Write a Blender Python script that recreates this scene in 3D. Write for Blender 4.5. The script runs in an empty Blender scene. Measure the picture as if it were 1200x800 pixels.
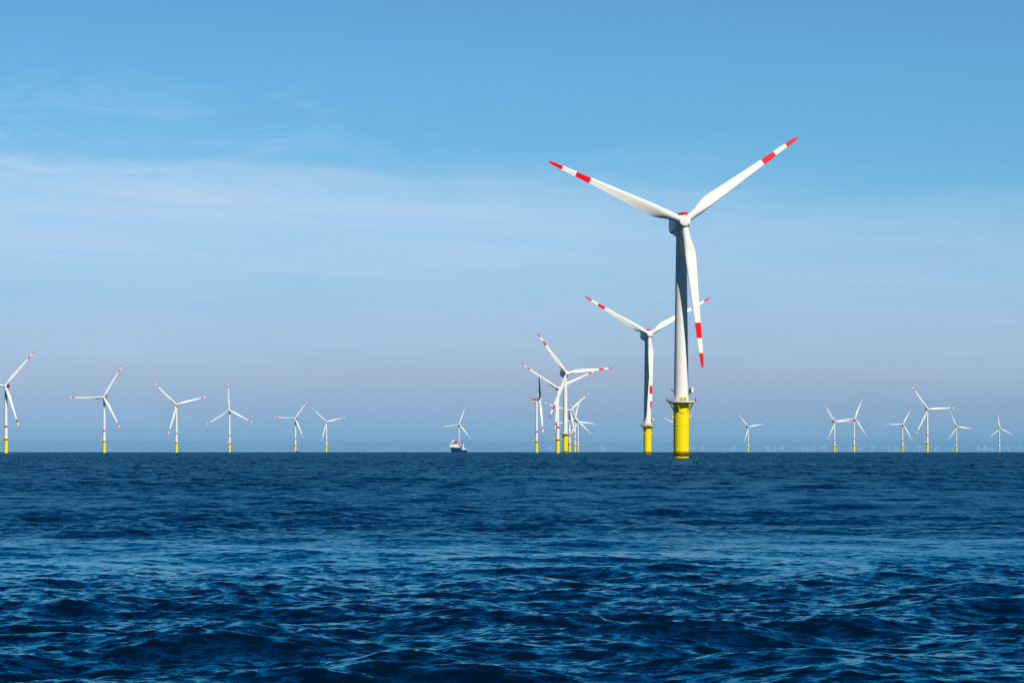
import bpy, bmesh, math, random
import numpy as np
from mathutils import Vector, Matrix

random.seed(7)
sc = bpy.context.scene
C = sc.collection
R = math.radians

# ------------------------------------------------------------------ camera
CAM_H = 3.7
EARTH = 7.433e6          # effective earth radius (with refraction): the sea curves down to its horizon
LENS = 85.0
FPX = 1200 * LENS / 36.0  # focal length in photo pixels
cam = bpy.data.cameras.new('camera')
cam.lens = LENS
cam.sensor_width = 36.0
cam.shift_y = 126.6 / 1200.0
cam.clip_start = 0.5
cam.clip_end = 200000.0
cam_ob = bpy.data.objects.new('camera', cam)
C.objects.link(cam_ob)
cam_ob.location = (0, 0, CAM_H)
cam_ob.rotation_euler = (R(90), 0, 0)
sc.camera = cam_ob

# ------------------------------------------------------------------ light
SUN_EL, SUN_AZ = 45.0, 150.0       # azimuth clockwise from +Y (view direction)
sun = bpy.data.lights.new('sun', 'SUN')
sun.energy = 5.0
sun.angle = R(0.53)
sun.color = (1.0, 0.965, 0.885)
sun_ob = bpy.data.objects.new('sun', sun)
C.objects.link(sun_ob)
sd = Vector((math.sin(R(SUN_AZ)) * math.cos(R(SUN_EL)), math.cos(R(SUN_AZ)) * math.cos(R(SUN_EL)), math.sin(R(SUN_EL))))
sun_ob.rotation_euler = sd.to_track_quat('Z', 'Y').to_euler()
sun_ob.location = (60, -80, 100)

sc.cycles.use_denoising = False
vs = sc.view_settings
vs.view_transform = 'Standard'
vs.look = 'None'
vs.exposure = 0.0
vs.gamma = 1.0
vs.use_curve_mapping = False

# ------------------------------------------------------------------ node helper
class NT:
    def __init__(self, tree):
        self.t = tree
    def n(self, typ, **kw):
        nd = self.t.nodes.new(typ)
        for k, v in kw.items():
            setattr(nd, k, v)
        return nd
    def link(self, a, b):
        self.t.links.new(a, b)
    def val(self, sock, v):
        if isinstance(v, bpy.types.NodeSocket):
            self.link(v, sock)
        else:
            sock.default_value = v
    def math(self, op, a, b=0.0, c=None, clamp=False):
        nd = self.n('ShaderNodeMath', operation=op, use_clamp=clamp)
        self.val(nd.inputs[0], a); self.val(nd.inputs[1], b)
        if c is not None: self.val(nd.inputs[2], c)
        return nd.outputs[0]
    def vmath(self, op, a, b=None, scale=None):
        nd = self.n('ShaderNodeVectorMath', operation=op)
        self.val(nd.inputs[0], a)
        if b is not None: self.val(nd.inputs[1], b)
        if scale is not None: self.val(nd.inputs['Scale'], scale)
        return nd.outputs['Vector']
    def noise(self, vec, scale, detail=2.0, rough=0.5, dist=0.0):
        nd = self.n('ShaderNodeTexNoise')
        self.val(nd.inputs['Vector'], vec)
        nd.inputs['Scale'].default_value = scale
        nd.inputs['Detail'].default_value = detail
        nd.inputs['Roughness'].default_value = rough
        nd.inputs['Distortion'].default_value = dist
        return nd
    def ramp(self, fac, els, interp='LINEAR'):
        nd = self.n('ShaderNodeValToRGB')
        cr = nd.color_ramp
        cr.interpolation = interp
        while len(cr.elements) < len(els): cr.elements.new(0.5)
        for e, (p, c) in zip(cr.elements, els):
            e.position = p
            e.color = (c, c, c, 1) if not isinstance(c, (tuple, list)) else (*c, 1)
        self.val(nd.inputs[0], fac)
        return nd.outputs[0]
    def mix(self, fac, a, b, blend='MIX'):
        nd = self.n('ShaderNodeMix', data_type='RGBA', blend_type=blend)
        self.val(nd.inputs[0], fac); self.val(nd.inputs[6], a); self.val(nd.inputs[7], b)
        return nd.outputs[2]
    def comb(self, x, y, z):
        nd = self.n('ShaderNodeCombineXYZ')
        self.val(nd.inputs[0], x); self.val(nd.inputs[1], y); self.val(nd.inputs[2], z)
        return nd.outputs[0]
    def sep(self, v):
        nd = self.n('ShaderNodeSeparateXYZ')
        self.val(nd.inputs[0], v)
        return nd.outputs

def lin(r, g, b):
    f = lambda c: (c / 255 / 12.92) if c / 255 <= 0.04045 else ((c / 255 + 0.055) / 1.055) ** 2.4
    return (f(r), f(g), f(b))

# ------------------------------------------------------------------ sky
world = bpy.data.worlds.new('World')
sc.world = world
world.use_nodes = True
W = NT(world.node_tree)
bg = world.node_tree.nodes['Background']
sky = W.n('ShaderNodeTexSky', sky_type='NISHITA', sun_disc=False)
sky.sun_elevation = R(SUN_EL)
sky.sun_rotation = R(SUN_AZ)
sky.air_density = 1.0
sky.dust_density = 0.3
sky.ozone_density = 3.0
SKY_S = 0.1
bg.inputs[1].default_value = SKY_S
dirv = W.n('ShaderNodeTexCoord').outputs['Generated']
dx, dy, dz = W.sep(dirv)
# (height of the direction, colour of the clear air there, what the plain Nishita sky gives at strength 0.1)
AIR = [(0.000, lin(143, 187, 216), (0.70, 0.68, 0.51)),
       (0.008, lin(140, 181, 213), (0.73, 0.735, 0.565)),
       (0.018, lin(146, 178, 211), (0.72, 0.77, 0.62)),
       (0.030, lin(160, 183, 213), (0.69, 0.775, 0.665)),
       (0.044, lin(162, 189, 217), (0.64, 0.77, 0.705)),
       (0.060, lin(148, 192, 222), (0.58, 0.74, 0.737)),
       (0.078, lin(139, 192, 225), (0.515, 0.697, 0.756)),
       (0.100, lin(121, 190, 229), (0.435, 0.628, 0.757)),
       (0.130, lin(111, 184, 227), (0.375, 0.567, 0.735)),
       (0.155, lin(103, 176, 224), (0.318, 0.50, 0.698)),
       (0.186, lin(95, 163, 217), (0.270, 0.437, 0.648)),
       (0.24, (0.035, 0.200, 0.52), (0.235, 0.39, 0.59)),
       (0.30, (0.014, 0.145, 0.39), (0.20, 0.33, 0.53)),
       (0.55, (0.005, 0.060, 0.20), (0.10, 0.17, 0.32)),
       (1.00, (0.003, 0.030, 0.12), (0.07, 0.12, 0.24))]
KT = 3.0
tint = W.ramp(dz, [(z, tuple(t[i] / n[i] / KT for i in range(3))) for z, t, n in AIR])
back = W.ramp(W.math('ADD', W.math('MULTIPLY', dy, 0.5), 0.5), [(0.30, 0.42), (0.80, 1.0)])     # sky deliberately dimmed behind the camera, to cut fill light on the towers
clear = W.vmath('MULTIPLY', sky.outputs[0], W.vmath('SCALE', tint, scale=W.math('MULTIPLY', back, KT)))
# thin high veil of cirrus, layered
warp = W.noise(W.comb(W.math('MULTIPLY', dx, 5.0), W.math('MULTIPLY', dy, 5.0), W.math('MULTIPLY', dz, 22.0)), 1.6, 5.0, 0.6)
wx, wy, wz = W.sep(warp.outputs['Color'])
zz = W.math('ADD', dz, W.math('MULTIPLY', W.math('SUBTRACT', wx, 0.5), 0.05))
zz = W.math('ADD', zz, W.math('MULTIPLY', W.math('ADD', dx, 0.05), 0.055))
body = W.ramp(zz, [(0.0, 0.0), (0.030, 0.06), (0.050, 0.36), (0.070, 0.72), (0.094, 0.90), (0.107, 0.66), (0.120, 0.14), (0.134, 0.0)], 'EASE')
streak = W.noise(W.comb(W.math('MULTIPLY', dx, 3.0), W.math('MULTIPLY', dy, 3.0), W.math('ADD', W.math('MULTIPLY', dz, 60.0), W.math('MULTIPLY', dx, 3.0))), 2.2, 6.0, 0.62, 0.4)
smask = W.ramp(streak.outputs['Fac'], [(0.28, 0.62), (0.68, 1.0)])
fallx = W.ramp(W.math('ADD', dx, 0.5), [(0.28, 1.0), (0.46, 0.92), (0.56, 0.70), (0.72, 0.58)])
veil = W.math('MULTIPLY', W.math('MULTIPLY', body, smask), W.math('MULTIPLY', fallx, W.math('MULTIPLY', dy, 1.05, clamp=True)))
# a few torn wisps above the veil at the left
wn = W.noise(W.comb(W.math('MULTIPLY', dx, 10.0), W.math('MULTIPLY', dy, 10.0), W.math('MULTIPLY', dz, 48.0)), 1.5, 8.0, 0.66, 0.6)
wisp = W.math('MULTIPLY', W.ramp(wn.outputs['Fac'], [(0.46, 0.0), (0.74, 1.0)]),
              W.math('MULTIPLY', W.ramp(dz, [(0.095, 0.0), (0.112, 1.0), (0.135, 0.55), (0.165, 0.0)]),
                     W.ramp(W.math('ADD', dx, 0.5), [(0.30, 1.0), (0.42, 0.5), (0.52, 0.0)])))
veil = W.math('ADD', veil, W.math('MULTIPLY', wisp, 0.65), clamp=True)
cl = lin(184, 212, 240)
mixed = W.mix(veil, clear, (cl[0] / SKY_S, cl[1] / SKY_S, cl[2] / SKY_S, 1))
W.link(mixed, bg.inputs[0])

# ------------------------------------------------------------------ materials
def base_mat(name, col, rough=0.5, spec=0.5, metal=0.0):
    m = bpy.data.materials.new(name)
    m.use_nodes = True
    b = m.node_tree.nodes['Principled BSDF']
    b.inputs['Base Color'].default_value = (*col, 1)
    b.inputs['Roughness'].default_value = rough
    b.inputs['Specular IOR Level'].default_value = spec
    b.inputs['Metallic'].default_value = metal
    return m, NT(m.node_tree), b

def paint(name, col, rough=0.42, dirt=0.10, dirtcol=(0.30, 0.27, 0.22), scale=0.35, spec=0.5):
    """weathered marine paint: streaky dirt and slight patchiness"""
    m, N, b = base_mat(name, col, rough, spec)
    p = N.n('ShaderNodeTexCoord').outputs['Object']
    x, y, z = N.sep(p)
    st = N.noise(N.comb(N.math('MULTIPLY', x, 2.2), N.math('MULTIPLY', y, 2.2), N.math('MULTIPLY', z, 0.16)), scale * 2.2, 5.0, 0.6)
    pa = N.noise(p, scale, 4.0, 0.55)
    f = N.math('MULTIPLY', N.ramp(st.outputs['Fac'], [(0.42, 0.0), (0.75, 1.0)]), dirt)
    c = N.mix(f, (*col, 1), (*dirtcol, 1))
    c = N.mix(N.math('MULTIPLY', pa.outputs['Fac'], dirt * 1.3), c, (col[0] * 0.82, col[1] * 0.82, col[2] * 0.83, 1))
    N.link(c, b.inputs['Base Color'])
    r = N.math('ADD', N.math('MULTIPLY', pa.outputs['Fac'], 0.25), rough - 0.12)
    N.link(r, b.inputs['Roughness'])
    return m

M = {}
M['white'] = paint('white paint', (0.87, 0.85, 0.77), 0.45, 0.06, spec=0.35)
M['red'] = paint('red paint', (0.85, 0.004, 0.008), 0.5, 0.05, (0.3, 0.02, 0.02), spec=0.15)
M['yellow'] = paint('yellow paint', (0.96, 0.745, 0.001), 0.5, 0.06, (0.45, 0.28, 0.01), spec=0.15)
M['grey'] = paint('grey deck paint', (0.52, 0.52, 0.50), 0.55, 0.2)
M['dark'] = paint('dark grey metal', (0.035, 0.038, 0.045), 0.5, 0.1)
M['galv'] = paint('galvanised metal', (0.62, 0.63, 0.64), 0.4, 0.2)
M['rust'] = paint('brown equipment paint', (0.30, 0.14, 0.05), 0.6, 0.3)
M['cream'] = paint('ochre crane paint', (0.72, 0.45, 0.12), 0.5, 0.1)
M['navy'] = paint('navy hull paint', (0.012, 0.042, 0.27), 0.35, 0.08, (0.05, 0.05, 0.09))
M['boot'] = paint('red antifouling paint', (0.07, 0.012, 0.07), 0.6, 0.2)
M['orange'] = paint('orange paint', (0.75, 0.16, 0.02), 0.5, 0.05)
M['glass'], _, _b = base_mat('dark window glass', (0.02, 0.03, 0.04), 0.08)
M['black'], _, _ = base_mat('black marking', (0.02, 0.02, 0.02), 0.6)
M['amber'], _, _ = base_mat('amber lamp glass', (0.85, 0.50, 0.02), 0.2)

# tidal stain on the yellow piles: growth zone and rust are real dirt, banded by height above the water
def pile_mat(name, big):
    m = paint(name, (0.96, 0.745, 0.001), 0.5, 0.07, (0.45, 0.28, 0.01), spec=0.15)
    N = NT(m.node_tree)
    b = m.node_tree.nodes['Principled BSDF']
    old = b.inputs['Base Color'].links[0].from_socket
    p = N.n('ShaderNodeTexCoord').outputs['Object']
    x, y, z = N.sep(p)
    n1 = N.noise(N.comb(x, y, N.math('MULTIPLY', z, 0.45)), 1.1, 5.0, 0.65)
    zz = N.math('ADD', z, N.math('MULTIPLY', N.math('SUBTRACT', n1.outputs['Fac'], 0.5), 1.1))
    if big:
        g = [(0.0, (0.62, 0.36, 0.01)), (0.052, (0.66, 0.38, 0.01)), (0.060, (0.035, 0.022, 0.008)), (0.108, (0.03, 0.018, 0.006)), (0.125, (0.07, 0.038, 0.006)), (0.165, (0.20, 0.105, 0.006)), (0.187, (0.11, 0.06, 0.006)), (0.200, (0.9, 0.7, 0.002))]
        f = [(0.0, 1.0), (0.048, 0.55), (0.056, 0.55), (0.062, 0.97), (0.115, 0.97), (0.145, 0.88), (0.188, 0.9), (0.205, 0.0)]
    else:
        g = [(0.0, (0.20, 0.09, 0.015)), (0.06, (0.22, 0.10, 0.015)), (0.09, (0.14, 0.07, 0.01)), (0.14, (0.06, 0.035, 0.008)), (0.17, (0.3, 0.18, 0.005))]
        f = [(0.0, 0.95), (0.10, 0.9), (0.14, 0.85), (0.17, 0.0)]
    z15 = N.math('DIVIDE', zz, 15.0)
    col = N.mix(N.ramp(z15, f), old, N.ramp(z15, g))
    N.link(col, b.inputs['Base Color'])
    return m
M['pile_stained'] = pile_mat('yellow pile paint with a dark tide band', True)
M['pile_brown'] = pile_mat('yellow pile paint with brown growth', False)

# ------------------------------------------------------------------ sea
def build_sea():
    rng = np.random.default_rng(11)
    near = list(np.geomspace(2.0, 20.0, 70, endpoint=False))
    r = [20.0]
    while r[-1] < 9500:
        rr = r[-1]
        r.append(rr * (1 + (0.0016 if rr < 250 else 0.0021 if rr < 1500 else 0.0042)))
    far = list(np.geomspace(9600, 60000, 60))
    rad = np.array(near + r + far)
    TF = R(16.0)
    nf = 1000
    fine = np.linspace(-TF, TF, nf)
    side = TF + (math.pi - TF) * (np.linspace(0, 1, 70)[1:]) ** 1.7
    th = np.concatenate([-side[::-1], fine, side])        # -pi .. pi, seam behind the camera
    nr, nc = len(rad), len(th)
    drad = np.gradient(rad)
    sx = np.sin(th)[None, :]; cy = np.cos(th)[None, :]
    X = (rad[:, None] * sx).astype(np.float64)
    Y = (rad[:, None] * cy).astype(np.float64)
    Z = np.zeros_like(X, dtype=np.float32)
    DX = np.zeros_like(Z); DY = np.zeros_like(Z)
    JX = np.zeros_like(Z)
    miss = np.zeros(nr)
    # wave components, about constant slope variance per octave with a gentle swell on top
    comps = []
    lam_hi, lam_lo = 24.0, 0.28
    octs = math.log2(lam_hi / lam_lo)
    per = 17
    n = int(octs * per)
    for i in range(n):
        lam = lam_hi * 2 ** (-(i + rng.random()) / per)
        k = 2 * math.pi / lam
        s = float(np.interp(math.log2(lam), [math.log2(q) for q in (0.28, 0.6, 1.2, 2.0, 4.0, 6.0, 10, 16, 24)], (0.044, 0.048, 0.048, 0.047, 0.048, 0.050, 0.047, 0.026, 0.010)))
        spread = 34 + 24 * min(1, math.log2(lam_hi / lam) / 4.0)
        ang = R(8.0) + R(spread) * float(np.clip(rng.normal() * 0.8, -2.0, 2.0))
        a = s / math.sqrt(per) * math.sqrt(2) / k
        comps.append((lam, k, ang, a, rng.random() * 2 * math.pi, s * s / per))
    # gusty patches: short waves are livelier in some places than others
    gust = np.zeros_like(Z)
    for _ in range(9):
        L = rng.uniform(18, 120); A = rng.uniform(0, math.pi); ph = rng.random() * 6.28
        gust += np.sin((X * math.cos(A) * 0.35 + Y * math.sin(A)) * (2 * math.pi / L) + ph).astype(np.float32)
    gust = np.clip(1.0 + 0.22 * gust, 0.35, 1.9)
    for lam, k, ang, a, ph, ss in comps:
        need = lam / 2.3
        w = np.clip((need * 1.6 - drad) / (need * 0.6), 0, 1)       # fades out where the sheet is too coarse
        w[rad > 9400] = 0
        miss += ss * (1 - w ** 2)
        idx = np.nonzero(w > 0)[0]
        a0, a1 = idx[0], idx[-1] + 1
        kx, ky = k * math.sin(ang), k * math.cos(ang)
        P = (kx * X[a0:a1] + ky * Y[a0:a1] + ph).astype(np.float32)
        amp = (a * w[a0:a1])[:, None].astype(np.float32)
        if lam < 7: amp = amp * gust[a0:a1]
        s_, c_ = np.sin(P), np.cos(P)
        Z[a0:a1] += amp * c_
        q = 0.85
        DX[a0:a1] -= q * amp * math.sin(ang) * s_
        DY[a0:a1] -= q * amp * math.cos(ang) * s_
        JX[a0:a1] += amp * k * c_
    foam = np.zeros_like(Z)
    thr = np.percentile(JX[(rad > 28) & (rad < 500)][:, 150:850], 99.997)
    steep = np.clip((JX - thr) / 0.05, 0, 1)
    foam = np.maximum(foam, steep * (rad < 700)[:, None])
    # wash round the feet of the big turbines
    for bx, by in ((72.4, 1033), (113.8, 2032)):
        dd = np.hypot((X - bx - 1.5) * 0.62, (Y - by) * 0.5)
        foam = np.maximum(foam, np.clip(1.7 - dd / 5.0, 0, 1).astype(np.float32))
    PX, PY = X + DX, Y + DY
    PZ = Z - (X * X + Y * Y) / (2 * EARTH)
    co = np.stack([PX, PY, PZ], -1).reshape(-1, 3).astype(np.float32)
    i = np.arange(nr - 1)[:, None] * nc
    j = np.arange(nc - 1)[None, :]
    a = (i + j); quads = np.stack([a, a + 1, a + nc + 1, a + nc], -1).reshape(-1, 4)[:, ::-1]
    me = bpy.data.meshes.new('sea')
    me.vertices.add(len(co)); me.vertices.foreach_set('co', co.ravel())
    nq = len(quads)
    me.loops.add(nq * 4); me.loops.foreach_set('vertex_index', quads.ravel().astype(np.int32))
    me.polygons.add(nq)
    me.polygons.foreach_set('loop_start', np.arange(0, nq * 4, 4, dtype=np.int32))
    me.polygons.foreach_set('loop_total', np.full(nq, 4, dtype=np.int32))
    me.update(calc_edges=True)
    me.polygons.foreach_set('use_smooth', np.ones(nq, dtype=bool))
    at = me.attributes.new('unresolved', 'FLOAT', 'POINT')
    at.data.foreach_set('value', np.repeat(np.sqrt(miss), nc).astype(np.float32))
    at = me.attributes.new('foam', 'FLOAT', 'POINT')
    at.data.foreach_set('value', foam.reshape(-1).astype(np.float32))
    at = me.attributes.new('gust', 'FLOAT', 'POINT')
    at.data.foreach_set('value', gust.reshape(-1).astype(np.float32))
    ob = bpy.data.objects.new('sea', me)
    C.objects.link(ob)
    ob['kind'] = 'structure'
    return ob

def sea_mat():
    m, N, b = base_mat('sea water', (0.0002, 0.0055, 0.016), 0.11)
    b.inputs['IOR'].default_value = 1.333
    b.inputs['Specular IOR Level'].default_value = 0.0
    geo = N.n('ShaderNodeNewGeometry')
    pos = geo.outputs['Position']
    x, y, z = N.sep(pos)
    def att(nm):
        return N.n('ShaderNodeAttribute', attribute_name=nm).outputs['Fac']
    gust = att('gust'); un = att('unresolved'); foam = att('foam')
    # capillary ripples: random surface slopes, crests lying across the wind
    v1 = N.comb(N.math('MULTIPLY', x, 0.62), y, 0.0)
    r1 = N.noise(v1, 4.2, 2.0, 0.6)
    v2 = N.comb(N.math('ADD', N.math('MULTIPLY', x, 0.7), N.math('MULTIPLY', y, 0.25)), N.math('SUBTRACT', y, N.math('MULTIPLY', x, 0.18)), 7.7)
    r2 = N.noise(v2, 13.0, 2.0, 0.6)
    v3 = N.comb(N.math('MULTIPLY', x, 0.6), N.math('MULTIPLY', y, 0.30), 3.3)
    r3 = N.noise(v3, 0.5, 4.0, 0.7)
    def slope(nd, k):
        return N.vmath('SCALE', N.vmath('SUBTRACT', nd.outputs['Color'], (0.5, 0.5, 0.5)), scale=k)
    near = N.math('SUBTRACT', 1.0, N.math('MULTIPLY', un, 4.0), clamp=True)
    rip = N.math('MULTIPLY', gust, N.math('ADD', N.math('MULTIPLY', near, 0.75), 0.25))
    s = N.vmath('ADD', slope(r1, N.math('MULTIPLY', rip, 0.85)), slope(r2, N.math('MULTIPLY', rip, 0.22)))
    s = N.vmath('ADD', s, slope(r3, N.math('MULTIPLY', un, 13.0)))
    # windrows: lanes of rougher and calmer water along the wind
    r4 = N.noise(N.comb(N.math('MULTIPLY', x, 0.7), N.math('MULTIPLY', y, 0.02), 5.1), 1.0, 4.0, 0.7)
    s = N.vmath('ADD', s, slope(r4, N.math('MULTIPLY', N.math('MULTIPLY', un, un), 150.0)))
    s = N.vmath('MULTIPLY', s, (0.75, 1.0, 0.0))
    nrm = N.vmath('NORMALIZE', N.vmath('ADD', geo.outputs['Normal'], s))
    N.link(nrm, b.inputs['Normal'])
    # reflection with a slightly blue edge, over the deep blue body of the water
    met = N.n('ShaderNodeBsdfMetallic', fresnel_type='F82')
    met.inputs['Base Color'].default_value = (0.0205, 0.0205, 0.0205, 1)
    met.inputs['Edge Tint'].default_value = (0.06, 0.87, 1.0, 1)
    N.link(nrm, met.inputs['Normal'])
    # foam flecks
    fn = N.noise(N.comb(N.math('MULTIPLY', x, 0.5), y, 0.0), 3.5, 5.0, 0.7)
    ff = N.math('MULTIPLY', foam, N.ramp(fn.outputs['Fac'], [(0.50, 0.0), (0.62, 1.0)]))
    N.link(N.mix(ff, (0.0002, 0.0055, 0.016, 1), (0.50, 0.60, 0.70, 1)), b.inputs['Base Color'])
    # waves too small for the sheet act as microfacets: roughness from their slope
    ro = N.math('SQRT', N.math('ADD', N.math('ADD', N.math('MULTIPLY', un, 0.75), 0.010), N.math('MULTIPLY', N.math('MULTIPLY', un, 30.0, clamp=True), 0.035)))
    N.link(N.math('ADD', N.math('MULTIPLY', ff, 0.4), ro, clamp=True), met.inputs['Roughness'])
    b.inputs['Roughness'].default_value = 1.0
    add = N.n('ShaderNodeAddShader')
    N.link(b.outputs[0], add.inputs[0]); N.link(met.outputs[0], add.inputs[1])
    out = m.node_tree.nodes['Material Output']
    N.link(add.outputs[0], out.inputs['Surface'])
    return m
sea = build_sea()
sea.data.materials.append(sea_mat())

# ------------------------------------------------------------------ mesh helpers
class MB:
    def __init__(self):
        self.v, self.f, self.m = [], [], []
    def add(self, verts, faces, mat=0, mtx=None):
        o = len(self.v)
        for p in verts:
            p = Vector(p)
            self.v.append(tuple(mtx @ p if mtx else p))
        for k, f in enumerate(faces):
            self.f.append([o + i for i in f])
            self.m.append(mat[k] if isinstance(mat, list) else mat)
    def box(self, c, s, mat=0, mtx=None, taper=1.0):
        x, y, z = c; a, b, h = s[0] / 2, s[1] / 2, s[2] / 2
        t = taper
        v = [(x - a, y - b, z - h), (x + a, y - b, z - h), (x + a, y + b, z - h), (x - a, y + b, z - h),
             (x - a * t, y - b * t, z + h), (x + a * t, y - b * t, z + h), (x + a * t, y + b * t, z + h), (x - a * t, y + b * t, z + h)]
        self.add(v, [(3, 2, 1, 0), (4, 5, 6, 7), (0, 1, 5, 4), (1, 2, 6, 5), (2, 3, 7, 6), (3, 0, 4, 7)], mat, mtx)
    def tube(self, p0, p1, r0, r1=None, n=8, mat=0):
        r1 = r0 if r1 is None else r1
        p0, p1 = Vector(p0), Vector(p1)
        q = (p1 - p0).to_track_quat('Z', 'Y')
        v, f = [], []
        for p, r in ((p0, r0), (p1, r1)):
            for i in range(n):
                a = 2 * math.pi * i / n
                v.append(p + q @ Vector((r * math.cos(a), r * math.sin(a), 0)))
        for i in range(n):
            j = (i + 1) % n
            f.append((i, j, n + j, n + i))
        f.append(tuple(range(n))[::-1]); f.append(tuple(range(n, 2 * n)))
        self.add(v, f, mat)
    def lathe(self, prof, n=40, mat=0, cap0=True, cap1=True, mtx=None):
        """prof: [(radius, z, material of the band above)]"""
        v, f, ms = [], [], []
        for pr in prof:
            for i in range(n):
                a = 2 * math.pi * i / n
                v.append((pr[0] * math.cos(a), pr[0] * math.sin(a), pr[1]))
        for k in range(len(prof) - 1):
            mm = prof[k][2] if len(prof[k]) > 2 else mat
            for i in range(n):
                j = (i + 1) % n
                f.append((k * n + i, k * n + j, (k + 1) * n + j, (k + 1) * n + i)); ms.append(mm)
        if cap0: f.append(tuple(range(n))[::-1]); ms.append(ms[0])
        if cap1: f.append(tuple(range((len(prof) - 1) * n, len(prof) * n))); ms.append(ms[len(ms) - 1])
        self.add(v, f, ms, mtx)
    def ball(self, c, r, n=12, mat=0, sz=1.0):
        prof = [(max(1e-3, r * math.cos(t)), r * sz * math.sin(t)) for t in np.linspace(-math.pi / 2, math.pi / 2, n // 2 + 1)]
        self.lathe(prof, n, mat, False, False, Matrix.Translation(c))
    def mesh(self, name, mats, angle=35):
        me = bpy.data.meshes.new(name)
        me.from_pydata(self.v, [], self.f)
        for m in mats: me.materials.append(M[m])
        me.polygons.foreach_set('material_index', self.m)
        bm = bmesh.new(); bm.from_mesh(me)
        bmesh.ops.recalc_face_normals(bm, faces=bm.faces)
        bm.to_mesh(me); bm.free()
        me.polygons.foreach_set('use_smooth', [True] * len(me.polygons))
        me.set_sharp_from_angle(angle=R(angle))
        return me
    def build(self, name, mats, parent=None, bevel=0.0, angle=35):
        mats = [mats] if isinstance(mats, str) else mats
        o = bpy.data.objects.new(name, self.mesh(name, mats, angle))
        C.objects.link(o)
        if parent: o.parent = parent
        if bevel:
            b = o.modifiers.new('bevel', 'BEVEL'); b.width = bevel; b.segments = 2; b.limit_method = 'ANGLE'
        return o

def empty(name, loc, label, cat, group=None):
    o = bpy.data.objects.new(name, None)
    o.empty_display_size = 2
    C.objects.link(o)
    o.location = loc
    tag(o, label, cat, group)
    return o
def tag(o, label, cat, group=None):
    o['label'] = label; o['category'] = cat
    if group: o['group'] = group

def at(px, d):
    """a spot on the curved sea seen at photo column px, d metres ahead"""
    x = (px - 600) / FPX * d
    return Vector((x, d, -(x * x + d * d) / (2 * EARTH)))

# ------------------------------------------------------------------ turbine pieces
def blade_mesh(name, Rr, root, chord, prebend, bands, n=20, ns=34):
    """span along +Z, leading edge +X, wind side -Y"""
    mb = MB()
    ss = sorted(set([0.018, 0.03] + list(np.linspace(0.045, 1.0, ns)) + [b for b in bands] + [0.965, 0.985, 0.995]))
    secs = []
    CH = [(0, root), (0.05, root), (0.10, root * 1.16), (0.16, root * 1.16 + (chord - root * 1.16) * 0.62), (0.20, chord * 0.975), (0.225, chord), (0.26, chord * 0.975), (0.35, chord * 0.86), (0.5, chord * 0.69), (0.7, chord * 0.50), (0.85, chord * 0.385), (0.93, chord * 0.315), (0.965, chord * 0.26), (0.985, chord * 0.18), (0.995, chord * 0.10), (1, chord * 0.03)]
    TH = [(0, 1.0), (0.06, 1.0), (0.12, 0.80), (0.18, 0.50), (0.25, 0.36), (0.4, 0.27), (0.7, 0.21), (1.0, 0.17)]
    TW = [(0, 16), (0.2, 13), (0.35, 8), (0.6, 3.5), (1.0, 0.5)]
    ip = lambda T, s: float(np.interp(s, [t[0] for t in T], [t[1] for t in T]))
    for s in ss:
        c, t, tw = ip(CH, s), ip(TH, s), R(ip(TW, s) + 1.0)
        w = min(1.0, max(0.0, (s - 0.05) / 0.16)); w = w * w * (3 - 2 * w)
        ring = []
        for i in range(n):
            a = 2 * math.pi * i / n
            xc = 0.5 * (1 - math.cos(a))                     # 0 leading edge .. 1 trailing edge
            yt = 5 * t * (0.2969 * math.sqrt(xc) - 0.126 * xc - 0.3516 * xc ** 2 + 0.2843 * xc ** 3 - 0.1036 * xc ** 4)
            sgn = 1 if a < math.pi else -1
            camb = 0.045 * 4 * xc * (1 - xc)
            ax, ay = (0.32 - xc) * c, (sgn * yt + camb) * c
            bx, by = math.cos(a) * c / 2, math.sin(a) * c / 2 * (t if t > 0.99 else 1.0)
            px = bx * (1 - w) + ax * w
            py = by * (1 - w) + ay * w
            qx = px * math.cos(tw) + py * math.sin(tw)
            qy = -px * math.sin(tw) + py * math.cos(tw)
            ring.append((qx, qy - prebend * s * s, s * Rr))
        secs.append(ring)
    v = [p for rg in secs for p in rg]
    f, ms = [], []
    for k in range(len(ss) - 1):
        mid = (ss[k] + ss[k + 1]) / 2
        red = bands[0] < mid < bands[1] or mid > bands[2]
        for i in range(n):
            j = (i + 1) % n
            f.append((k * n + i, k * n + j, (k + 1) * n + j, (k + 1) * n + i)); ms.append(1 if red else 0)
    f.append(tuple(range(n))[::-1]); ms.append(0)
    f.append(tuple(range((len(ss) - 1) * n, len(ss) * n))); ms.append(1)
    mb.add(v, f, ms)
    return mb.mesh(name, ['white', 'red'], 50)

def railing(mb, r, z, h, npost, rad=0.045, mat=0, gap=None):
    pts = [(r * math.cos(2 * math.pi * i / npost), r * math.sin(2 * math.pi * i / npost)) for i in range(npost)]
    for i, (x, y) in enumerate(pts):
        mb.tube((x, y, z), (x, y, z + h), rad, n=5, mat=mat)
        x2, y2 = pts[(i + 1) % npost]
        for hh in (h, h * 0.5):
            mb.tube((x, y, z + hh), (x2, y2, z + hh), rad * 0.8, n=5, mat=mat)

TILT = R(5.0)
TA = dict(H=100.1, R=63.0, ov=6.0, deck=24.2)
TB = dict(H=87.0, R=60.0, ov=5.0, deck=18.8)
BLADE_A = blade_mesh('blade', 63.1, 3.0, 5.2, -0.9, (0.69, 0.795, 0.895))
BLADE_B = blade_mesh('blade', 60.0, 2.7, 4.3, 0.3, (0.775, 0.85, 0.93), 12, 22)

def obj(name, me, parent, loc=(0, 0, 0)):
    o = bpy.data.objects.new(name, me)
    C.objects.link(o)
    o.parent = parent
    o.location = loc
    return o

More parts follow.
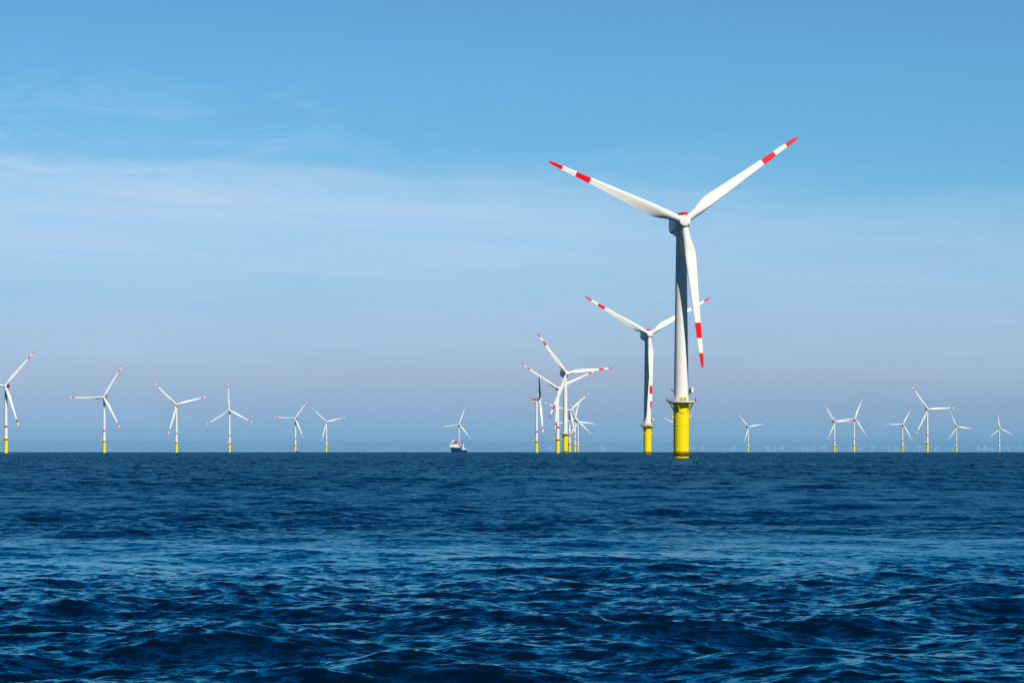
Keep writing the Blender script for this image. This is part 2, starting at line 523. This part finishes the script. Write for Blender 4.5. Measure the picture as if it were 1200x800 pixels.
def rotor(root, spec, blade, hubmesh, yaw, th, nacelle, pitch=0.0):
    """hub and three blades, set by yaw (to the right of straight back) and the angle of the first blade"""
    Mx = Matrix.Rotation(yaw, 4, 'Z') @ Matrix.Rotation(-TILT, 4, 'X')
    hubp = Vector((0, 0, spec['H'])) + Mx @ Vector((0, -spec['ov'], 0))
    base = Matrix.Translation(hubp) @ Mx
    h = obj('hub', hubmesh, root); h.matrix_local = base
    for k in range(3):
        b = obj('blade', blade, root)
        b.matrix_local = base @ Matrix.Rotation(math.pi / 2 - (th + k * 2 * math.pi / 3), 4, 'Y') @ Matrix.Rotation(pitch, 4, 'Z')
    nacelle.location = (0, 0, spec['H'])
    nacelle.rotation_euler = (0, 0, yaw)

# ---- the big kind: foundation, service platform, tower, nacelle, hub
def hub_mesh(r, length, nose, name='hub'):
    mb = MB()
    prof = [(r * 0.94, -length * 0.5), (r, -length * 0.42), (r, length * 0.32), (r * 0.985, length * 0.42)]
    prof += [(r * math.cos(t), length * 0.42 + nose * math.sin(t)) for t in np.linspace(0.18, 1.5, 9)]
    mb.lathe(prof, 36, 0, True, True, Matrix.Rotation(R(90), 4, 'X'))
    for k in range(3):                                       # blade root collars are placed with the blades
        pass
    return mb.mesh(name, ['white'], 50)
HUB_A = hub_mesh(2.45, 4.6, 0.55)
HUB_B = hub_mesh(1.75, 3.8, 1.6)

def make_big(px, d, yaw, th, label, stained):
    root = empty('wind_turbine', at(px, d), label, 'wind turbine', 'large wind turbines with an all white tower')
    dk = TA['deck']
    mb = MB()
    mb.lathe([(3.3, -12), (3.3, 14.0), (3.36, 14.02), (3.36, 14.35), (3.3, 14.37), (3.3, dk - 0.35)], 48)
    mb.build('foundation', 'pile_stained' if stained else 'pile_brown', root)
    # tower with fine flange rings
    mb = MB()
    prof = []
    r0, r1, z0, z1 = 3.15, 2.2, dk + 0.05, TA['H'] - 4.2
    rr = lambda z: r0 + (r1 - r0) * ((z - z0) / (z1 - z0)) ** 1.15
    for z in np.linspace(z0, z1, 5):
        if z > z0 + 1 and z < z1 - 1:
            prof += [(rr(z - .15), z - .15), (rr(z) + .035, z - .13), (rr(z) + .035, z + .13), (rr(z + .15), z + .15)]
        else:
            prof.append((rr(z), z))
    mb.lathe(prof, 48)
    tw = mb.build('tower', 'white', root)
    # platform
    mb = MB()
    mb.lathe([(3.45, dk - 0.35), (5.65, dk - 0.35), (5.8, dk - 0.3), (5.8, dk), (3.22, dk), (3.22, dk - 0.35)], 48, 0, False, False)
    pl = mb.build('platform', 'white', root)
    mb = MB(); railing(mb, 5.7, dk, 1.15, 28, 0.055)
    mb.lathe([(5.74, dk + 0.0), (5.77, dk + 0.0), (5.77, dk + 0.28), (5.74, dk + 0.28)], 48, 0, False, False)
    mb.build('railing', 'galv', pl)
    for k in range(6):
        a = R(-90 - 20 + 60 * k + 10 * (k % 2))
        ca, sa = math.cos(a), math.sin(a)
        mb = MB(); mb.tube((5.4 * ca, 5.4 * sa, dk - 0.35), (3.25 * ca, 3.25 * sa, dk - 4.1), 0.25, n=10)
        mb.tube((3.3 * ca, 3.3 * sa, dk - 0.6), (5.5 * ca, 5.5 * sa, dk - 0.6), 0.16, n=8)
        mb.build('bracket', 'yellow', pl)
    for sx in (-1, 1):                                       # two yellow lockers side by side at the front rail
        mb = MB(); mb.box((sx * 0.78 + 0.55, -4.9, dk + 0.92), (1.35, 0.9, 1.75))
        mb.box((sx * 0.78 + 0.55, -4.9, dk + 1.83), (1.5, 1.05, 0.12))
        mb.box((sx * 0.78 + 0.55, -5.36, dk + 0.95), (1.0, 0.05, 1.15), 1)
        mb.build('locker', ['yellow', 'cream'], pl, 0.03)
    for sx in (-1, 1):                                       # lantern housings on the rim, left and right
        mb = MB(); mb.box((sx * 6.1, -0.6, dk + 0.7), (0.75, 0.8, 1.2)); mb.tube((sx * 6.1, -0.6, dk + 1.3), (sx * 6.1, -0.6, dk + 1.75), 0.22, 0.18, 10)
        mb.tube((sx * 5.6, -0.6, dk - 0.2), (sx * 6.15, -0.6, dk + 0.2), 0.12, n=6)
        mb.build('lantern', 'rust', pl, 0.04)
    for sx in (-1, 1):                                       # fog lamps lower on the pile
        mb = MB(); mb.tube((sx * 3.2, -0.8, dk - 6.2), (sx * 3.85, -0.9, dk - 6.2), 0.14, n=8)
        mb.tube((sx * 3.75, -0.9, dk - 6.75), (sx * 3.75, -0.9, dk - 5.75), 0.34, n=12)
        mb.build('side_lamp', 'yellow', root)
    # small davit arms beside the tower foot
    mb = MB()
    mb.tube((-2.95, -1.0, dk + 4.4), (-4.3, -1.4, dk + 5.3), 0.16, n=8); mb.tube((-4.3, -1.4, dk + 5.3), (-4.75, -1.5, dk + 5.0), 0.2, 0.26, 8)
    mb.tube((-3.0, -1.0, dk + 3.6), (-4.2, -1.4, dk + 5.2), 0.09, n=6)
    mb.build('floodlight', 'dark', tw)
    mb = MB()
    mb.box((3.9, -1.3, dk + 4.6), (1.3, 1.1, 1.9)); mb.tube((2.9, -1.0, dk + 3.0), (4.1, -1.35, dk + 3.9), 0.13, n=6)
    mb.tube((4.55, -1.5, dk + 3.95), (4.55, -1.5, dk + 6.2), 0.62, n=16, mat=1)
    mb.build('radar_lamp', ['dark', 'white'], tw, 0.03)
    # short black characters under the platform, too small to read
    mb = MB()
    for a0, zz, w, h, tl in ((-104, 0.25, 0.34, 0.40, 0.0), (-92, 0.45, 0.40, 0.16, 0.3), (-95, -0.35, 0.16, 0.50, -0.6), (-87, 0.0, 0.15, 0.75, 0.45), (-82, -0.40, 0.46, 0.16, 0.0), (-75, 0.2, 0.14, 0.5, 0.1)):
        q = Matrix.Rotation(R(a0 + 90), 4, 'Z') @ Matrix.Translation((0, -3.312, dk - 4.9 + zz)) @ Matrix.Rotation(tl, 4, 'Y')
        mb.box((0, 0, 0), (w, 0.03, h), 0, q)
    mb.build('marking', 'black', root)
    # ladder and boat landing on the far side
    mb = MB()
    for sx in (-0.9, 0.9):
        mb.tube((sx, 4.4, -2), (sx, 4.4, 9.0), 0.2, n=8)
        for zz in (1.0, 5.0, 8.6): mb.tube((sx, 4.4, zz), (sx * 0.9, 3.0, zz), 0.14, n=6)
    for sx in (-0.35, 0.35): mb.tube((sx, 3.9, 0), (sx, 3.9, dk + 1.0), 0.06, n=6)
    for k in range(40): mb.tube((-0.35, 3.9, 0.6 * k + 0.4), (0.35, 3.9, 0.6 * k + 0.4), 0.03, n=4)
    mb.build('boat_landing', 'yellow', root)
    # nacelle, origin at hub height on the tower axis, nose towards -Y
    mb = MB()
    def hull(y, wx, zb, zt, ch):
        a = wx / 2
        return [(-a + ch, y, zb), (a - ch, y, zb), (a, y, zb + ch), (a, y, zt - ch * 0.6), (a - ch * 0.6, y, zt), (-a + ch * 0.6, y, zt), (-a, y, zt - ch * 0.6), (-a, y, zb + ch)]
    st = [hull(-3.5, 5.0, -2.6, 2.6, 0.8), hull(-2.9, 6.0, -3.3, 3.3, 0.9), hull(-1.0, 6.4, -3.6, 3.6, 0.9), hull(9.5, 6.4, -3.6, 3.6, 0.9), hull(12.3, 6.0, -2.6, 3.5, 0.9), hull(12.8, 5.4, -2.0, 3.1, 0.9)]
    v = [p for s in st for p in s]; f = []
    for k in range(len(st) - 1):
        for i in range(8):
            j = (i + 1) % 8
            f.append((k * 8 + i, k * 8 + j, k * 8 + 8 + j, k * 8 + 8 + i))
    f.append(tuple(range(8))[::-1]); f.append(tuple(range(40, 48)))
    mb.add(v, f)
    mb.lathe([(2.45, -5.4), (2.9, -5.0), (3.0, -4.2), (3.0, -3.5)], 32)
    nac = mb.build('nacelle', 'white', root, 0.12)
    mb = MB(); mb.box((0, -0.6, -4.1), (5.4, 4.6, 1.3)); mb.box((0, 4.5, -4.0), (4.2, 4.0, 0.9))
    mb.build('yaw_housing', 'white', nac, 0.15)
    mb = MB()                                                # red fence round the winch deck on the roof
    z0 = 3.6
    mb.box((0, 8.4, z0 + 0.08), (6.0, 7.0, 0.16), 1)
    for sx in (-1, 1): mb.box((sx * 2.95, 8.4, z0 + 0.85), (0.1, 7.0, 1.3))
    for yy in (5.0, 11.85): mb.box((0, yy, z0 + 0.85), (5.8, 0.1, 1.3))
    for yy in np.linspace(5.0, 11.85, 6):
        for sx in (-1, 1): mb.tube((sx * 2.95, yy, z0), (sx * 2.95, yy, z0 + 2.1), 0.08, n=6)
    mb.build('winch_deck', ['red', 'grey'], nac)
    mb = MB(); mb.box((1.55, 0.6, z0 + 0.75), (2.4, 2.6, 1.5)); mb.build('roof_hatch', 'red', nac, 0.08)
    mb = MB(); mb.box((-0.35, 0.9, z0 + 0.5), (1.1, 2.2, 1.05)); mb.build('cooler', 'dark', nac, 0.05)
    mb = MB()
    mb.tube((1.6, 1.8, z0), (1.6, 1.8, z0 + 3.2), 0.06, n=6); mb.tube((1.2, 1.8, z0 + 3.0), (2.0, 1.8, z0 + 3.0), 0.05, n=6)
    mb.ball((1.2, 1.8, z0 + 3.2), 0.16); mb.ball((2.0, 1.8, z0 + 3.2), 0.16)
    mb.build('wind_gauge', 'grey', nac)
    mb = MB(); mb.tube((2.7, -2.6, -3.75), (2.7, -1.2, -3.75), 0.42, n=12); mb.tube((2.7, -1.9, -3.7), (2.7, -1.9, -3.0), 0.15, n=6)
    mb.build('side_light', 'white', nac)
    rotor(root, TA, BLADE_A, HUB_A, yaw, th, nac)
    return root

# ---- the banded kind
def meshes_b():
    dk = TB['deck']; D = {}
    mb = MB(); mb.lathe([(2.6, -12), (2.6, dk - 0.35)], 28); D['foundation'] = mb.mesh('foundation', ['yellow'])
    mb = MB()
    r0, r1, z0, z1 = 2.35, 1.55, dk, TB['H'] - 2.0
    rr = lambda z: r0 + (r1 - r0) * (z - z0) / (z1 - z0)
    mb.lathe([(rr(z), z, m) for z, m in ((z0, 0), (33.2, 1), (35.9, 0), (60, 0), (z1, 0))], 28)
    D['tower'] = mb.mesh('tower', ['white', 'red'])
    mb = MB(); mb.lathe([(2.62, dk - 0.45), (4.1, dk - 0.45), (4.1, dk), (2.36, dk), (2.36, dk - 0.45)], 24, 0, False, False)
    mb.box((-4.2, 0, dk - 0.22), (3.0, 3.4, 0.44))
    D['platform'] = mb.mesh('platform', ['cream'])
    mb = MB(); railing(mb, 4.0, dk, 1.1, 16, 0.07); D['railing'] = mb.mesh('railing', ['cream'])
    mb = MB(); mb.tube((-4.6, 0, dk), (-4.6, 0, dk + 2.6), 0.4, n=8); mb.tube((-4.6, 0, dk + 2.4), (-8.8, 0, dk + 1.0), 0.36, 0.3, 8)
    mb.tube((-4.6, 0, dk + 1.0), (-7.2, 0, dk + 1.5), 0.2, n=6); mb.box((-5.2, 0, dk + 0.8), (1.6, 1.8, 1.3))
    D['crane'] = mb.mesh('crane', ['cream'])
    mb = MB()
    mb.box((0, 4.2, -0.95), (4.0, 14.4, 0.9), 0); mb.box((0, 4.2, -0.12), (4.06, 14.46, 0.75), 1); mb.box((0, 4.2, 1.12), (4.0, 14.4, 1.72), 0)
    mb.box((0, 0.5, -1.7), (3.4, 4.0, 0.8), 0)
    mb.lathe([(1.9, -2.9), (2.0, -3.6)], 20, 0, True, True, Matrix.Rotation(R(90), 4, 'X') @ Matrix.Translation((0, 0, 6.4)))
    D['nacelle'] = mb.mesh('nacelle', ['white', 'red'])
    mb = MB()
    for sx in (-1, 1): mb.box((sx * 1.9, 8.6, 2.9), (0.1, 5.4, 1.3))
    for yy in (5.9, 11.3): mb.box((0, yy, 2.9), (3.7, 0.1, 1.3))
    mb.box((0, 8.6, 2.06), (3.9, 5.4, 0.14))
    D['winch_deck'] = mb.mesh('winch_deck', ['red'])
    return D
DB = meshes_b()

def make_banded(px, d, yaw, th, label, crane_left=True, pitch=0.0):
    root = empty('wind_turbine', at(px, d), label, 'wind turbine', 'wind turbines with a red band on the tower')
    obj('foundation', DB['foundation'], root)
    obj('tower', DB['tower'], root)
    pl = obj('platform', DB['platform'], root)
    obj('railing', DB['railing'], pl); obj('crane', DB['crane'], pl)
    if not crane_left: pl.rotation_euler = (0, 0, math.pi)
    nac = obj('nacelle', DB['nacelle'], root)
    obj('winch_deck', DB['winch_deck'], nac)
    rotor(root, TB, BLADE_B, HUB_B, yaw, th, nac, pitch)
    return root

# ------------------------------------------------------------------ the wind farm
make_big(798.3, 1033, R(7.5), R(156.3), 'largest and nearest white wind turbine on a yellow pile with a dark tide band', True)
make_big(758.7, 2032, R(12), R(150.0), 'second largest white turbine, one blade passing behind the tallest tower', False)
make_big(662.4, 3054, R(16.5), R(126.3), 'tallest turbine of the central cluster, no red tower band, one blade flat right', False)

banded = [
 (628.8, 4030, 93, 134, 'turbine seen edge on, red striped nacelle, leftmost of the central cluster', True),
 (653.6, 3290, 4, 145.3, 'banded turbine whose right blade runs behind the tallest white turbine of the cluster', True),
 (667.5, 5120, 6, 41.8, 'banded turbine half hidden by the cluster tower, one blade rising to the right', False),
 (673.8, 6338, 9, 76.1, 'small banded turbine in the cluster with one blade almost straight up', False),
 (677.3, 7050, 16, 113.6, 'smallest and rightmost banded turbine of the cluster, one blade flat to the right', False),
 (7.0, 3170, -3, 50.1, 'turbine cut by the left edge of the view, largest of the left row', True),
 (122.2, 3840, -5, 179.8, 'left row turbine with one blade pointing straight left, second from the left edge', True),
 (206.8, 4440, 6, 134.9, 'left row turbine with two blades raised in a V, third from the left edge', True),
 (269.0, 5060, -3, 92.1, 'left row turbine with one blade straight up like an upside down Y', True),
 (346.1, 6330, -6, 174.5, 'left row turbine with the small dark boat at its foot', False),
 (382.5, 7050, 8, 134.2, 'small left row turbine nearest to the ship, two blades raised in a V', False),
 (537.8, 7650, 5, 188.9, 'lone turbine rising behind the blue ship', False),
 (876.8, 8380, 16, 130.0, 'lone small turbine right of the tallest turbine, between it and the close pair', False),
 (977.9, 7000, 19, 122.6, 'left one of the close pair of turbines on the right, one blade reaching its neighbour', False),
 (1000.9, 6330, 19, 64.9, 'right one of the close pair of right row turbines, tip raised upper right', False),
 (1057.7, 7620, 12, 179.2, 'small turbine just left of the tallest right row turbine, one blade flat left', False),
 (1086.7, 4940, 2, 123.1, 'tallest turbine of the right row, one blade flat to the right', True),
 (1120.9, 8380, 10, 113.2, 'small turbine just right of the tallest right row turbine', False),
 (1171.2, 9000, 16, 96.1, 'turbine nearest the right edge with one blade straight up', False),
 (796.0, 7700, 14, 158.8, 'distant turbine hidden behind the big yellow pile, two blade tips showing either side', False),
]
PARK = 80
for px, d, yw, th, lab, cl_ in banded:
    make_banded(px, d, R(yw), R(th), lab, cl_, R(PARK) if yw > 60 else 0.0)   # the one seen edge on is parked with feathered blades

# ------------------------------------------------------------------ faint turbines of the farm beyond the horizon
def make_faint(px, d, th, label):
    mb = MB()
    H, Rr = 86.0, 48.0
    p = at(px, d + 2000)
    yw = Matrix.Rotation(R(random.uniform(2, 14)), 4, 'Z')
    mb.lathe([(1.9, -6), (1.9, 0), (1.7, 40), (1.2, H - 1.5)], 10)
    mb.box((0, 2.5, H), (3.6, 11, 3.6), 0, yw)
    mb.lathe([(1.6, 3.0), (1.6, 5.2), (0.5, 6.2)], 10, 0, True, True, Matrix.Translation((0, 0, H)) @ yw @ Matrix.Rotation(R(90), 4, 'X'))
    for k in range(3):
        B = Matrix.Translation((0, 0, H)) @ yw @ Matrix.Translation((0, -4.4, 0)) @ Matrix.Rotation(math.pi / 2 - R(th + 120 * k), 4, 'Y')
        sec = [(1.0, 1.0, 1.0), (7, 1.2, 0.7), (12, 1.6, 0.5), (30, 0.95, 0.25), (44, 0.55, 0.12), (Rr, 0.2, 0.06)]
        v = []; f = []; m = []
        for s, cx, ty in sec:
            v += [(-cx * 1.2, 0, s), (0, -ty, s), (cx * 0.8, 0, s), (0, ty, s)]
        for q in range(len(sec) - 1):
            for i in range(4):
                j = (i + 1) % 4
                f.append((q * 4 + i, q * 4 + j, q * 4 + 4 + j, q * 4 + 4 + i)); m.append(0)
        f += [(3, 2, 1, 0), (20, 21, 22, 23)]; m += [0, 0]
        mb.add(v, f, m, B)
    o = mb.build('wind_turbine', ['white'])
    o.location = p
    tag(o, label, 'wind turbine', 'faint turbines far beyond the horizon')
    return o

G = 'faint far turbine '
faint = [
 (646.0, 27500, 75, G + 'between the feet of the two left cluster turbines'),
 (705.5, 27000, 130, G + 'right of the cluster, left one of a close pair'),
 (708.3, 31000, 20, G + 'right of the cluster, lower right one of a close pair'),
 (812.0, 27000, 86, G + 'just to the right of the big yellow pile'),
 (823.3, 27200, 100, G + 'second to the right of the big yellow pile'),
 (849.0, 33500, 150, G + 'very low, midway from the big yellow pile to the lone small turbine'),
 (857.0, 31000, 40, G + 'left one of two just left of the lone small turbine'),
 (861.0, 28500, 110, G + 'right one of two just left of the lone small turbine'),
 (873.4, 28800, 88, G + 'touching the left side of the lone small turbine'),
 (898.6, 26800, 55, G + 'tallest of four right of the lone small turbine'),
 (901.6, 30000, 20, G + 'close behind the tallest of four right of the lone small turbine'),
 (908.6, 30200, 95, G + 'third of four right of the lone small turbine'),
 (916.2, 27200, 70, G + 'rightmost of four right of the lone small turbine'),
 (941.6, 27400, 68, G + 'leftmost one before the close pair'),
 (946.7, 33000, 10, G + 'very low, second one before the close pair'),
 (954.2, 30000, 90, G + 'with upright blade, third one before the close pair'),
 (961.8, 28200, 35, G + 'fourth one before the close pair, with a thick tower'),
 (966.6, 26300, 72, G + 'tallest one before the close pair, its tip near a red blade tip'),
 (981.6, 28500, 125, G + 'inside the close pair, near its left tower'),
 (997.6, 29500, 100, G + 'inside the close pair, touching its right tower'),
 (1007.6, 30200, 60, G + 'just right of the close pair'),
 (1022.6, 26200, 125, G + 'standing alone between the close pair and the next small turbine'),
 (1041.4, 27000, 65, G + 'second between the close pair and the next small turbine'),
 (1050.2, 28200, 98, G + 'a little left of the turbine with one blade flat left'),
 (1052.8, 31500, 45, G + 'closest on the left of the turbine with one blade flat left'),
 (1060.7, 27800, 62, G + 'closest on the right of the turbine with one blade flat left'),
 (1077.4, 26800, 40, G + 'left of the tallest right row turbine'),
 (1083.0, 31000, 75, G + 'touching the left side of the tallest right row turbine'),
 (1097.2, 26500, 105, G + 'right of the tallest right row turbine'),
 (1116.4, 31500, 55, G + 'touching the left side of the small turbine right of the tallest'),
 (1146.4, 26800, 80, G + 'first of four left of the turbine nearest the right edge'),
 (1153.8, 26600, 108, G + 'second of four left of the turbine nearest the right edge'),
 (1156.6, 31500, 30, G + 'third and lowest of four left of the turbine nearest the right edge'),
 (1162.4, 28600, 88, G + 'closest of four left of the turbine nearest the right edge'),
 (1182.2, 28200, 58, G + 'between the turbine nearest the right edge and the last faint one'),
 (1194.2, 27200, 92, G + 'last one at the right edge of the view'),
]
for a in faint: make_faint(*a)

# ------------------------------------------------------------------ the ship
def make_ship():
    d = 4500
    root = empty('supply_ship', at(536.9, d), 'blue hulled offshore supply ship with white bridge and radar domes, bow towards the viewer', 'ship')
    root.rotation_euler = (0, 0, R(-15))
    # hull: bow at y = -34, stern at y = +34
    st = [(-35.5, 0.25, 0.1, 9.3), (-33, 2.6, 0.6, 9.1), (-29, 5.6, 2.4, 8.9), (-24, 7.8, 4.8, 8.7), (-17, 8.8, 7.0, 8.6), (-8.05, 9.0, 8.2, 8.5), (-7.95, 9.0, 8.2, 4.6), (10, 9.0, 8.6, 4.5), (28, 8.8, 8.2, 4.5), (34, 8.4, 7.6, 4.6)]
    mb = MB(); v, f, ms = [], [], []
    for y, bt, bw, zt in st:
        rake = 0.0 if y > -30 else 0.0
        z1 = 0.35
        bm_ = bw + (bt - bw) * 0.14
        yo = lambda z: (y + (1.0 - z / zt) * max(0.0, (-24 - y)) * 0.42)
        for sx, b, z in ((-1, bt, zt), (-1, bm_, z1), (-1, bw, 0.0), (-1, bw * 0.8, -4.0), (1, bw * 0.8, -4.0), (1, bw, 0.0), (1, bm_, z1), (1, bt, zt)):
            v.append((sx * b, yo(z), z))
    for k in range(len(st) - 1):
        for i in range(8):
            j = (i + 1) % 8
            f.append((k * 8 + i, k * 8 + j, k * 8 + 8 + j, k * 8 + 8 + i))
            ms.append(2 if i == 7 else (1 if i in (1, 2, 3, 4, 5) else 0))
    f.append(tuple(range(8))[::-1]); ms.append(0)
    f.append(tuple(range(len(v) - 8, len(v)))); ms.append(0)
    mb.add(v, f, ms)
    mb.build('hull', ['navy', 'boot', 'grey'], root)
    # superstructure in stepped decks, all on the bow half
    mb = MB()
    for (y0, y1, w, z0, z1) in ((-27.5, -8.5, 15.6, 8.5, 11.6), (-26.0, -8.5, 16.4, 11.6, 14.0)):
        mb.box((0, (y0 + y1) / 2, (z0 + z1) / 2), (w, y1 - y0, z1 - z0 - 0.02))
    sup = mb.build('superstructure', 'white', root, 0.12)
    mb = MB()
    for k in range(9): mb.box((-6.4 + 1.6 * k, -27.52, 10.2), (0.7, 0.06, 0.8))
    for k in range(7): mb.box((8.22, -24 + 2.2 * k, 12.8), (0.06, 0.9, 0.8))
    mb.build('window', 'glass', sup)
    mb = MB(); mb.box((0, -18.5, 14.35), (17.6, 13.0, 0.7)); mb.box((0, -18.5, 16.9), (17.8, 13.2, 0.7))
    for sx in (-1, 1):
        for yy in (-24.8, -12.2): mb.box((sx * 8.5, yy, 15.6), (0.4, 0.4, 2.0))
    mb.box((0, -18.2, 15.6), (15.8, 11.4, 1.9))
    br = mb.build('bridge', 'white', root, 0.06)
    mb = MB(); mb.box((0, -23.96, 15.7), (15.2, 0.1, 1.35)); mb.box((7.95, -18.2, 15.7), (0.1, 10.6, 1.35)); mb.box((-7.95, -18.2, 15.7), (0.1, 10.6, 1.35))
    mb.build('window', 'glass', br)
    for x, z in ((-6.6, 19.4), (-3.0, 21.6)):
        mb = MB(); mb.tube((x, -17, 17.2), (x, -17, z - 0.8), 0.4, n=8, mat=1); mb.ball((x, -17, z), 1.7, 14)
        mb.build('radar_dome', ['white', 'dark'], br)
    mb = MB()
    mb.box((-0.8, -15, 18.6), (5.4, 2.2, 2.8)); mb.tube((-0.9, -15, 17.2), (-0.9, -15, 22.4), 0.35, 0.15, 8)
    mb.box((-0.9, -15.2, 20.3), (3.4, 0.5, 0.5)); mb.box((-0.9, -15.2, 21.5), (2.4, 0.4, 0.35)); mb.tube((-2.0, -15, 18), (-0.9, -15, 20), 0.15, n=6)
    mb.build('mast', 'dark', br)
    mb = MB(); mb.box((5.0, -14.5, 17.75), (1.2, 1.4, 1.0)); mb.build('deck_box', 'red', br, 0.1)
    for sx in (-1, 1):
        mb = MB(); mb.box((sx * 6.2, -6.0, 12.3), (2.6, 3.4, 8.8), 0); mb.box((sx * 6.2, -6.0, 17.4), (2.3, 3.0, 1.5), 1)
        mb.tube((sx * 6.2, -6.0, 18), (sx * 6.2 + 0.3, -6.0, 20.4), 0.5, n=8, mat=0)
        mb.build('funnel', ['white', 'dark'], root, 0.08)
    mb = MB(); mb.tube((9.0, -15.0, 12.2), (9.0, -9.4, 12.2), 1.15, 1.0, 12); mb.ball((9.0, -15.0, 12.2), 1.15); mb.ball((9.0, -9.4, 12.2), 1.0)
    mb.build('lifeboat', 'orange', root)
    mb = MB()
    mb.tube((6.6, 12, 4.5), (6.6, 12, 16.5), 1.35, 1.0, 16); mb.box((6.6, 12, 16.8), (2.8, 3.0, 1.8))
    cr = mb.build('crane', 'white', root)
    mb = MB(); mb.tube((6.6, 12, 17.6), (1.2, -2, 18.2), 0.7, 0.45, 8); mb.tube((6.6, 12, 19.2), (2.8, 2, 18.3), 0.2, n=6)
    mb.tube((6.6, 12, 17.0), (6.6, 12, 19.3), 0.5, n=8)
    mb.build('boom', 'dark', cr)
    mb = MB()
    for y, x, sz in ((16, 3, (5, 6, 2.6)), (22, -3, (6, 6, 2.5)), (25, 4.5, (2.4, 6, 2.4))):
        mb.box((x, y, 4.5 + sz[2] / 2), sz)
    mb.build('deck_container', 'white', root, 0.05)
    mb = MB()
    for sx in (-1, 1):
        for y in np.linspace(-7, 33, 18): mb.tube((sx * 8.6, y, 4.5), (sx * 8.6, y, 6.1), 0.08, n=5)
        mb.tube((sx * 8.6, -7, 6.1), (sx * 8.6, 33, 6.1), 0.09, n=5); mb.box((sx * 8.75, 13, 5.0), (0.12, 40, 1.0))
    mb.build('railing', 'white', root)
    return root
make_ship()

def make_boat():
    root = empty('crew_boat', at(348.0, 6290), 'tiny dark hulled work boat at the foot of a left row turbine', 'boat')
    root.rotation_euler = (0, 0, R(-20))
    mb = MB(); v, f = [], []
    st = [(-9, 0.2, 0.1, 3.0), (-6, 1.8, 1.0, 2.6), (-2, 2.7, 2.2, 2.3), (7, 2.7, 2.4, 2.0), (9, 2.6, 2.3, 2.0)]
    for y, bt, bw, zt in st: v += [(-bt, y, zt), (-bw, y, -0.8), (bw, y, -0.8), (bt, y, zt)]
    for k in range(len(st) - 1):
        for i in range(4):
            j = (i + 1) % 4
            f.append((k * 4 + i, k * 4 + j, k * 4 + 4 + j, k * 4 + 4 + i))
    f += [(3, 2, 1, 0), (16, 17, 18, 19)]
    mb.add(v, f); mb.build('hull', 'navy', root)
    mb = MB(); mb.box((0, 0.5, 3.4), (4.2, 6, 2.2), 0, None, 0.86); mb.tube((0, 2, 4.4), (0, 2.6, 7.0), 0.2, n=6); mb.box((0, 2.4, 6.2), (1.8, 0.3, 0.3))
    cb = mb.build('cabin', 'white', root, 0.06)
    mb = MB(); mb.box((0, -2.42, 3.6), (3.4, 0.1, 0.8)); mb.build('window', 'glass', cb)
make_boat()

# ------------------------------------------------------------------ thin sea haze: one even box of air round everything
hz = MB(); hz.box((0, 0, 0), (1, 1, 1))
M['haze'] = bpy.data.materials.new('sea haze')
M['haze'].use_nodes = True
_t = M['haze'].node_tree
_t.nodes.remove(_t.nodes['Principled BSDF'])
_v = _t.nodes.new('ShaderNodeVolumePrincipled')
_v.inputs['Color'].default_value = (0.16, 0.56, 1.0, 1)
_v.inputs['Density'].default_value = 1.35e-5
_v.inputs['Anisotropy'].default_value = 0.0
_t.links.new(_v.outputs[0], _t.nodes['Material Output'].inputs['Volume'])
haze = hz.build('haze', 'haze')
_zb, _zt = -(2 * 61000.0 ** 2) / (2 * EARTH) / 2 - 60.0, 175.0
haze.scale = (122000, 122000, _zt - _zb)
haze.location = (0, 0, (_zt + _zb) / 2)
haze['kind'] = 'stuff'
haze['label'] = 'thin pale blue haze over the sea'
haze['category'] = 'haze'
